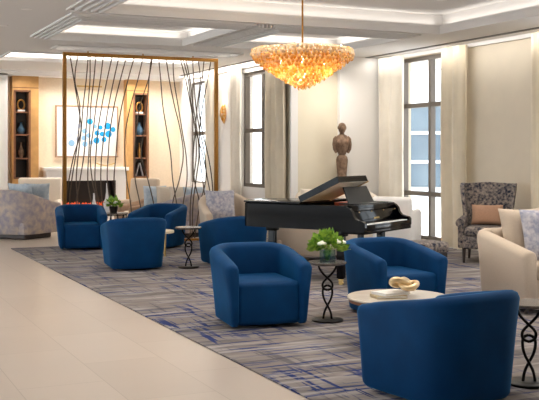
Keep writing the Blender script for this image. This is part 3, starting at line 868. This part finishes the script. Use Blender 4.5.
# ---------------------------------------------------------------- fireplace wall
def fx(px, Y):
    q = (px-269.5)/960; return Y*(S25+C25*q)/(C25-S25*q)
Yf = 21.25
a, b = fx(47, Yf), fx(126, Yf); c0, c1 = fx(58, Yf), fx(116, Yf)
r = root('fireplace', 'white stone fireplace with dark firebox and mantel under the painting', 'fireplace', ((a+b)/2, Yf, 0))
o_ = (a+b)/2
mb = MB(); mb.bb(a-o_, c0-o_, 0, YF-Yf-.001, 0, 1.2); mb.bb(c1-o_, b-o_, 0, YF-Yf-.001, 0, 1.2); mb.bb(c0-o_, c1-o_, 0, YF-Yf-.001, 0, .38); mb.bb(c0-o_, c1-o_, 0, YF-Yf-.001, .98, 1.2)
obj('surround', mb, M['white'], r)
obj('mantel', MB().bb(a-o_-.05, b-o_+.05, -.08, YF-Yf-.001, 1.2, 1.28, .008), M['white'], r)
fbx = obj('firebox', MB().bb(c0-o_, c1-o_, .34, .40, .38, .98).bb(c0-o_, c0-o_+.02, .02, .34, .38, .98).bb(c1-o_-.02, c1-o_, .02, .34, .38, .98).bb(c0-o_, c1-o_, .02, .34, .38, .40), M['black'], r)
rnd = random.Random(2)
mb = MB()
for i in range(26):
    x = c0-o_+.15+(c1-c0-.3)*i/25; h = rnd.uniform(.05, .13)
    mb.lathe([(.01, 0), (.03, h*.25), (.022, h*.6), (.0, h)], (x, .2+rnd.uniform(-.04, .04), .40), 8)
fl_ = obj('flames', mb, M['fire'], r); fl_['label'] = 'row of orange flames'
# painting
Yp = YF-.04
a, b = fx(55.5, Yp), fx(118, Yp); za, zb = 1.50, 2.68
r = root('painting', 'framed white canvas of blue leaf-like dots above the fireplace', 'painting', ((a+b)/2, Yp, za))
hw, hh = (b-a)/2, zb-za
obj('canvas', MB().bb(-hw+.03, hw-.03, -.005, .03, .03, hh-.03), M['white'], r)
obj('picture_frame', MB().bb(-hw, hw, -.02, .038, 0, .03).bb(-hw, hw, -.02, .038, hh-.03, hh).bb(-hw, -hw+.03, -.02, .038, .03, hh-.03).bb(hw-.03, hw, -.02, .038, .03, hh-.03), M['taupe'], r)
cols = [mat('paint_bright_blue', rgb(20, 160, 220), .6), mat('paint_pale_blue', rgb(150, 196, 232), .6), mat('paint_lilac', rgb(206, 214, 234), .6)]
dots = [(90,121.5,3.0,0),(107.5,126,3.4,0),(113,129.5,2.6,0),(100.5,127.5,2.2,0),(97,133,2.6,0),(102,134,2.4,0),(108.5,134,3.4,0),(96.5,140.5,3.2,0),(104,139.5,2.6,0),(95,126.5,2.0,1),
        (88.5,135.5,2.4,1),(84.5,131,2.6,1),(84,138,2.6,1),(85,144,2.8,1),(91,142.5,2.2,1),(71.5,143,3.2,1),(76,132,2.6,2),(70,126,2.6,2),(73,120,2.4,2),(78,126,2.6,2),(78,139,2.4,2),(70,135,2.6,2)]
for (x, y, rr, k) in dots:
    X = fx(x, Yp); dd = X*S25+Yp*C25; z = 1.6+(153-y)/960*dd; R_ = rr*dd/960
    cx = X-(a+b)/2; cz = z-za
    pr = [(cx+R_*math.cos(t*PI/8)*(1+.06*math.sin(t*5)), -.009, cz+R_*math.sin(t*PI/8)*(1+.06*math.cos(t*3))) for t in range(16)]
    obj('painted_dot', MB().loft([pr, [(q[0], -.0045, q[2]) for q in pr]]), cols[k], r)
r = root('picture_light', 'slim brass picture light above the painting', 'picture light', (fx(90, 21.5), YF, 3.10))
obj('lamp_bar', MB().bb(-.29, .29, -.16, -.12, 0, .035, .004), M['brass'], r)
obj('arm', MB().cyl((0, -.14, .018), (0, 0, -.04), .008), M['brass'], r)
# mantel tray
q = fx(106, 21.35)
tr = obj('leaf_tray', MB().loft([[( -.22+.44*t, s*.05*math.sin(t*PI), .02+.05*abs(2*t-1)**2+h) for t in [k/10 for k in range(11)]] for s, h in ((-1, 0), (-.3, -.012), (.3, -.012), (1, 0), (1, .012), (.3, 0), (-.3, 0), (-1, .012))], closed=False, cap=False, loop=True), M['brass'], loc=(q, 21.38, 1.30))
tag(tr, 'long gold leaf-shaped tray on the mantel', 'tray')

# display niches
def niche(pxc, label, wl, wr):
    Yc = 21.42; x = pxc
    r = root('display_niche', label, 'display cabinet', (x, YF, 0), 0, 'oak display niches beside the fireplace')
    ow, d_ = .155, .28
    mb = MB(); mb.bb(-wl, -ow, -d_, -.001, 0, CEIL-.106); mb.bb(ow, wr, -d_, -.001, 0, CEIL-.106); mb.bb(-ow, ow, -d_, -.001, 2.96, CEIL-.106); mb.bb(-ow, ow, -d_, -.001, 0, 1.05)
    obj('surround', mb, M['oak'], r)
    obj('groove', MB().bb(-wl, wr, -d_-.006, -d_, 3.03, 3.045), M['walnut'], r)
    obj('inner_frame', MB().bb(-ow-.03, -ow+.012, -d_-.012, -.02, 1.05, 2.96).bb(ow-.012, ow+.03, -d_-.012, -.02, 1.05, 2.96).bb(-ow-.03, ow+.03, -d_-.012, -.02, 2.95, 2.985).bb(-ow-.03, ow+.03, -d_-.012, -.02, 1.03, 1.06), M['walnut'], r)
    obj('back_panel', MB().bb(-ow, ow, -.02, -.003, 1.06, 2.95), M['black'], r)
    zs = [1.48, 2.0, 2.5]
    for z in zs: obj('shelf', MB().bb(-ow+.012, ow-.012, -d_, -.021, z-.014, z+.014), M['walnut'], r)
    return x, [1.061]+[z+.015 for z in zs]
def ring_sculpture(x, y, z, lb):
    r = root('ring_sculpture', lb, 'sculpture', (x, y, z), 0)
    obj('base_block', MB().bb(-.08, .08, -.05, .05, 0, .04, .004), M['ceramic'], r)
    obj('ring', MB().tube([(.075*math.cos(t*PI/12), .0, .15+.11*math.sin(t*PI/12)) for t in range(24)], .02, 10, loop=True), M['gold'], r)
def vase(x, y, z, h, rad, m, lb, nm='vase', grp=None):
    o = obj(nm, MB().lathe([(0, 0), (rad*.6, 0), (rad, h*.25), (rad*.95, h*.45), (rad*.35, h*.75), (rad*.3, h*.92), (rad*.42, h), (rad*.3, h), (rad*.25, h*.8), (0, h*.4)], seg=24), m, loc=(x, y, z), ang=60)
    return tag(o, lb, 'vase', grp)
x, z = niche(3.99, 'oak display niche with dark shelves at the far left wall', .21, .36)
ring_sculpture(x, YF-.15, z[3], 'ring sculpture on the top shelf of the left niche')
vase(x, YF-.15, z[2], .26, .085, M['bluecer'], 'blue-green vase on the middle shelf of the left niche')
vase(x, YF-.15, z[1], .34, .06, M['carved'], 'slim brown vase on the third shelf of the left niche')
x, z = niche(6.70, 'oak display niche with dark shelves seen through the rod screen', .33, .20)
ring_sculpture(x, YF-.15, z[3], 'ring sculpture on the top shelf of the niche behind the rods')
vase(x, YF-.15, z[2], .30, .09, M['bluecer'], 'blue-grey vase on the middle shelf of the niche behind the rods')
vase(x, YF-.15, z[1], .34, .04, M['gold'], 'slim gold vase on the third shelf of the niche behind the rods')
r = root('folded_sculpture', 'white folded sculpture in the bottom of the niche behind the rods', 'sculpture', (x, YF-.15, z[0]))
obj('folded_sheet', MB().box((-.045, 0, .162), (.012, .10, .31), .003, rot=(0, math.radians(14), 0)).box((.045, 0, .162), (.012, .10, .31), .003, rot=(0, math.radians(-14), 0)), M['ceramic'], r)

# wall sconce
ys_ = 18.85
r = root('wall_sconce', 'small amber shell wall sconce between curtain and screen post', 'wall lamp', (XL, ys_, 2.44))
obj('back_plate', MB().bb(-.02, -.001, -.05, .05, -.12, .12, .004), M['brass'], r)
mb = MB().loft([[(-.02-.10*math.cos(t)*s_, .09*math.sin(t)*s_, zz) for t in [(-PI/2+PI*k/10) for k in range(11)]] for zz, s_ in ((-.22, .1), (-.14, .6), (-.05, .95), (.05, .95), (.14, .6), (.22, .1))])
obj('shade', mb, M['amber'], r)
ld = D.lights.new('sconce_light', 'POINT'); ld.energy = 2; ld.color = (1, .75, .45); ld.shadow_soft_size = .03
lo = D.objects.new('sconce_light', ld); COL.objects.link(lo); lo.parent = r; lo.location = (-.12, 0, .26)

# ---------------------------------------------------------------- other seating
def tub_chair(name, label, m, w=.86, dep=.84, zf=.58, zb=.86, loc=(0, 0), rz=0, seat=M['cream'], legs=True, th=.12, rad=.34, z=.013, group=None, cat='armchair', cushions=1):
    r = root(name, label, cat, (loc[0], loc[1], z), rz, group)
    obj('shell', barrel_shell(w, dep, rad, th, zf, zb, z0=.09, pw=1.3), m, r, ang=55)
    obj('seat_base', MB().box((0, -.03, .20), (w-2*th+.01, dep-.14, .22), .02), m, r)
    for i in range(cushions):
        cw = (w-2*th)/cushions
        obj('seat_cushion', MB().box((-(w/2-th)+cw*(i+.5)*.999, -.11-.1*(w > 1.3), .375), ((cw-.006)*(.94 if w > 1.3 else 1), dep-.26-.18*(w > 1.3), .13), .045, seg=3), seat, r, ang=60)
    if legs:
        for sx_ in (-1, 1):
            for sy_ in (-1, 1):
                obj('leg', MB().cyl((sx_*(w/2-.14), sy_*(dep/2-.14), .1), (sx_*(w/2-.13), sy_*(dep/2-.13), 0), .022, .015), M['legwood'], r)
    else:
        obj('plinth', MB().box((0, 0, .045), (w-.22, dep-.22, .09), .02), M['legwood'], r)
    return r
def pillow(label, m, p, z, w, h, t, tilt, rz, group=None):
    o = obj('throw_pillow', MB().cushion(w, h, t), m, loc=(p[0], p[1], z), rot=(math.radians(tilt), 0, rz), ang=80)
    return tag(o, label, 'pillow', group)
def rel(base, rz, x, y): return (base[0]+x*math.cos(rz)-y*math.sin(rz), base[1]+x*math.sin(rz)+y*math.cos(rz))

# cream armchair left of piano tail with pillow
p = PX(226, 16.0); rz = facing(15)
tub_chair('armchair', 'cream armchair with large grey-blue pillow, right of the screen post', M['linen'], loc=p, rz=rz, zb=.92, zf=.62)
pillow('large square grey-blue pillow in the cream armchair beside the piano tail', M['greypil'], rel(p, rz, -.10, -.02), .013+.44+.285, .50, .50, .15, -14, rz)
# beige tub chair hidden behind piano centre
p = PX(308, 14.3)
tub_chair('armchair', 'beige round-backed armchair behind the piano, seen under its body', M['linen'], w=1.05, dep=.9, loc=p, rz=facing(170), zb=.80, zf=.6, rad=.42)
# cream sofa in the alcove
p = (8.55, 14.95)
tub_chair('sofa', 'cream sofa against the alcove wall behind the piano', M['cream'], w=1.6, dep=.85, zf=.6, zb=.92, loc=(8.3, 14.7), rz=0, cat='sofa', rad=.2, cushions=2)
for i, (dx, lb) in enumerate(((-.52, 'cream back cushion at the left end of the sofa behind the piano'), (-.05, 'cream back cushion in the middle of the sofa behind the piano'))):
    pillow(lb, M['cream'], (8.3+dx, 14.86), .013+.44+.27, .48, .52, .16, -10, 0, 'cushions on the cream sofa')
# pale armchair right behind keyboard
# navy bench by window
p = PX(424.5, 12.6)
r = root('ottoman', 'low navy patterned ottoman beside the tall window curtain', 'ottoman', (p[0], p[1], .013), -.1)
obj('cushion_top', MB().box((0, 0, .36), (.50, .46, .14), .045, seg=3), M['navypat'], r, ang=60)
obj('frame', MB().box((0, 0, .26), (.46, .40, .06), .01), M['legwood'], r)
for a in (-1, 1):
    for b in (-1, 1): obj('leg', MB().cyl((a*.19, b*.16, .24), (a*.20, b*.17, 0), .02, .014), M['legwood'], r)

# beige sofa at the right with pillows
sx0, sy0 = 6.20, 8.17
def loveseat():
    w, dep = 1.75, .76
    r = root('sofa', 'beige linen sofa with sloping arm at the right edge', 'sofa', (sx0+w/2, sy0-dep/2+.03, .013))
    obj('shell', barrel_shell(w, dep, .12, .15, .63, .80, z0=.08, tuck=.02, flare=.03, pw=1.0), M['linen'], r, ang=55)
    obj('seat_base', MB().box((0, -.05, .22), (w-.30, dep-.12, .24), .02), M['linen'], r)
    for i in range(2):
        cw = (w-.3)/2
        obj('seat_cushion', MB().box((-(w/2-.15)+cw*(i+.5), -.09, .415), (cw-.008, dep-.14, .16), .045, seg=3), M['linen'], r, ang=60)
    for a in (-1, 1):
        for b in (-1, 1): obj('leg', MB().cyl((a*(w/2-.12), b*(dep/2-.1), .1), (a*(w/2-.11), b*(dep/2-.09), 0), .025, .018), M['legwood'], r)
    return r
loveseat()
pillow('plain cream back pillow at the left end of the beige sofa', M['linen'], (6.62, 7.93), .013+.50+.25, .54, .54, .16, -14, math.radians(-6), 'pillows on the beige sofa')
pillow('mottled blue-grey pillow in front on the beige sofa', M['greypil'], (6.72, 7.70), .013+.50+.25, .54, .54, .14, -16, math.radians(-14), 'pillows on the beige sofa')

# wing chair by the wall
p = PX(486.5, 14.1); rz = facing(-18)
r = root('wingback_chair', 'navy and taupe brocade wingback chair with tan pillow by the beige wall', 'armchair', (p[0], p[1], .013), rz)
mp_ = M['navypat']
obj('seat', MB().box((0, -.04, .30), (.62, .62, .20), .03, seg=3), mp_, r, ang=60)
obj('seat_cushion', MB().box((0, -.08, .455), (.56, .60, .13), .045, seg=3), mp_, r, ang=60)
bk = MB(); rings = []
for z_, w_, y_ in ((.30, .60, .27), (.6, .64, .30), (.9, .70, .35), (1.10, .74, .385), (1.13, .73, .39)):
    rings.append([(-w_/2, y_-.05, z_), (0, y_-.04, z_+(.02 if z_ > 1 else 0)), (w_/2, y_-.05, z_), (w_/2, y_+.06, z_), (0, y_+.06, z_+(.02 if z_ > 1 else 0)), (-w_/2, y_+.06, z_)])
obj('backrest', bk.loft(rings), mp_, r, ang=50)
for s_ in (-1, 1):
    wg = MB(); rings = []
    for z_, y0_, x_ in ((.55, .05, .31), (.7, .10, .325), (.85, .13, .345), (1.0, .14, .365), (1.10, .17, .375), (1.135, .25, .375)):
        rings.append([(s_*(x_-.03), y0_, z_), (s_*(x_+.03), y0_+.005, z_), (s_*(x_+.035), y0_*.2+.35, z_), (s_*(x_-.03), y0_*.2+.33, z_)])
    obj('wing', wg.loft(rings), mp_, r, ang=50)
    ar = MB().box((s_*.335, -.03, .40), (.09, .58, .38), .02, seg=3).tube([(s_*.345, -.36, .575), (s_*.345, -.2, .585), (s_*.34, .2, .60)], .062, 14)
    obj('arm', ar, mp_, r, ang=60)
    obj('leg', MB().cyl((s_*.29, -.30, .24), (s_*.29, -.32, 0), .03, .018), M['legwood'], r)
    obj('leg', MB().cyl((s_*.27, .28, .27), (s_*.29, .36, 0), .028, .018), M['legwood'], r)
q = rel(p, rz, .0, .10)
pillow('tan lumbar pillow in the brocade wingback chair', M['salmon'], q, .013+.52+.155, .46, .30, .13, -12, rz)

# lounge beyond the screen
p = PX(6, 18.3); rz = facing(155)
tub_chair('sofa', 'curved sofa with mottled lilac-beige back at the far left', M['mottle'], w=1.75, dep=1.0, zf=.66, zb=.92, loc=p, rz=rz, cat='sofa', rad=.46, legs=False, seat=M['cream'], z=0, cushions=2)
pillow('pale blue-grey pillow on the left end of the mottled sofa', M['bluepil'], PX(21, 18.15), .44+.37, .60, .44, .16, -10, facing(150), 'pillows on the far left sofa')
pillow('pale blue pillow at the right end of the mottled sofa', M['bluepil'], PX(37, 18.35), .44+.32, .48, .54, .16, -12, facing(190), 'pillows on the far left sofa')
# cream high-back chairs around the fire
p = PX(38, 20.4); rz = facing(10)
def highback(name, label, m, p, rz, h=1.08, w=.74, ah=0, z=0):
    r = root(name, label, 'armchair', (p[0], p[1], z), rz)
    obj('seat', MB().box((0, -.05, .3), (w-.16, .62, .26), .05, seg=3), m, r, ang=60)
    obj('backrest', MB().box((0, .27, .62), (w-.02, .14, (h-.62)*2), .055, rot=(math.radians(-8), 0, 0), seg=4), m, r, ang=60)
    for s_ in (-1, 1):
        obj('arm', MB().box((s_*(w/2-.06), -.05, .40+ah/2), (.12, .62, .42+ah), .05, seg=3), m, r, ang=60)
        for y_ in (-.28, .22): obj('leg', MB().cyl((s_*(w/2-.1), y_, .18), (s_*(w/2-.09), y_, 0), .02), M['legwood'], r)
    return r
highback('armchair', 'cream high-backed armchair left of the fireplace, behind the mottled sofa', M['cream'], p, facing(5), 1.07, .95)
p = PX(396.5, 13.9)
highback('armchair', 'white armchair behind the piano keyboard, before the tall window', M['white'], (p[0], p[1]), facing(160), .97, .60, .16, .013)
p = PX(137, 20.3)
highback('armchair', 'beige high-backed armchair right of the fireplace, seen through the rods', M['linen'], p, facing(-25), 1.06, .72)
p = PX(143, 19.25)
tub_chair('armchair', 'taupe tub chair with low round back seen through the rods', M['taupe'], w=.72, dep=.72, loc=p, rz=facing(-60), zb=.74, zf=.55, z=0, rad=.28)
p = PX(194, 18.75)
tub_chair('sofa', 'curved grey sofa with mottled back behind the rod screen', M['mottle'], w=1.5, dep=.95, zf=.62, zb=.84, loc=p, rz=facing(235), cat='sofa', rad=.42, legs=False, z=0, cushions=2)
for px_, dd, lb, m_, rr in ((155, 18.85, 'pale blue pillow leftmost on the sofa behind the rods', 'bluepil', 195), (168, 18.7, 'cream pillow on the sofa behind the rods', 'cream', 192), (181, 18.55, 'second cream pillow on the sofa behind the rods, right of the first', 'cream', 200), (195, 18.4, 'pale blue pillow rightmost on the sofa behind the rods', 'bluepil', 205)):
    pillow(lb, M[m_], PX(px_, dd), .44+.25+.04, .46, .46, .15, 10, facing(rr), 'pillows on the sofa behind the screen')

# low table beyond the screen with the two white bottle vases
p = PX(101, 19.4)
r = root('coffee_table', 'low round dark table in front of the fireplace', 'coffee table', (p[0], p[1], 0))
obj('table_top', MB().lathe([(0, .36), (.34, .36), (.35, .37), (.35, .385), (0, .39)], seg=40), M['darktop'], r)
obj('pedestal', MB().lathe([(0, 0), (.2, 0), (.2, .02), (.05, .05), (.05, .33), (.15, .36), (0, .36)], seg=24), M['iron'], r)
def bottle(x, y, z, h, rad, lb):
    o = obj('bottle_vase', MB().lathe([(0, 0), (rad*.8, 0), (rad, h*.12), (rad*.9, h*.28), (rad*.4, h*.48), (rad*.2, h*.7), (rad*.16, h), (rad*.08, h), (rad*.08, h*.6), (0, h*.5)], seg=24), M['ceramic'], loc=(x, y, z), ang=60)
    tag(o, lb, 'vase', 'white bottle vases')
q = PX(94, 19.4); bottle(q[0], q[1], .391, .40, .10, 'shorter white long-necked vase in front of the fire')
q = PX(107, 19.4); bottle(q[0], q[1], .391, .60, .10, 'taller white long-necked vase in front of the fire')

# wire table with plant between far chairs
p = (4.57, 16.13)
r = root('side_table', 'low wire-based table carrying a potted plant, between two far blue chairs', 'side table', (p[0], p[1], .013))
obj('table_top', MB().lathe([(0, .535), (.235, .535), (.24, .545), (.235, .557), (0, .557)], seg=36), M['darktop'], r)
wr = MB()
for z_, R_ in ((.52, .22), (.01, .22)): wr.tube([(R_*math.cos(2*PI*k/32), R_*math.sin(2*PI*k/32), z_) for k in range(32)], .008, 6, loop=True)
obj('hoop', wr, M['iron'], r)
for k in range(12):
    a0 = 2*PI*k/12; a1 = a0+.55*(1 if k % 2 else -1)
    obj('wire', MB().cyl((.22*math.cos(a0), .22*math.sin(a0), .01), (.22*math.cos(a1), .22*math.sin(a1), .53), .006, seg=6), M['iron'], r)
r = root('potted_plant', 'leafy green plant with white blooms on the wire-based table', 'plant', (p[0]-.02, p[1]-.02, .013+.558))
obj('pot', MB().lathe([(0, 0), (.06, 0), (.075, .11), (.068, .11), (.06, .09), (0, .09)], seg=20), M['black'], r)
bouquet(r, .20, .22, .10, 9, leaf=70, flowers=5, sz=.08)

# low ivory and gold table among the far blue chairs
p = PX(152, 14.9)
r = root('coffee_table', 'low table with ivory top and gold legs behind the turned blue chair', 'coffee table', (p[0], p[1], .013))
obj('table_top', MB().lathe([(0, .35), (.34, .35), (.345, .36), (.34, .385), (0, .385)], seg=40), M['ivory'], r)
for k in range(4):
    a = k*PI/2+.5; obj('leg', MB().cyl((.28*math.cos(a), .28*math.sin(a), .355), (.27*math.cos(a), .27*math.sin(a), 0), .014, seg=10), M['brass'], r)

# ---------------------------------------------------------------- light, sky, camera
w = D.worlds.new('World'); bpy.context.scene.world = w; w.use_nodes = True
bg = w.node_tree.nodes['Background']; bg.inputs[0].default_value = (.90, .95, 1.0, 1); bg.inputs[1].default_value = 3.0
sd = D.lights.new('sun', 'SUN'); sd.energy = 9; sd.angle = math.radians(1.5); sd.color = (1, .95, .86)
so = D.objects.new('sun', sd); COL.objects.link(so); so.location = (12, 22, 12)
so.rotation_euler = Vector((-1.7, -3.2, -2.3)).to_track_quat('-Z', 'Y').to_euler()

cd = D.cameras.new('camera'); cam = D.objects.new('camera', cd); COL.objects.link(cam)
cam.location = (0, 0, 1.6); cam.rotation_euler = (PI/2, 0, -math.radians(25))
cd.sensor_width = 36; cd.lens = 960/539*36; cd.shift_y = -47/539; cd.clip_end = 300
sc = bpy.context.scene; sc.camera = cam
sc.view_settings.view_transform = 'Standard'; sc.view_settings.look = 'None'; sc.view_settings.gamma = 1
sc.view_settings.exposure = 0.35
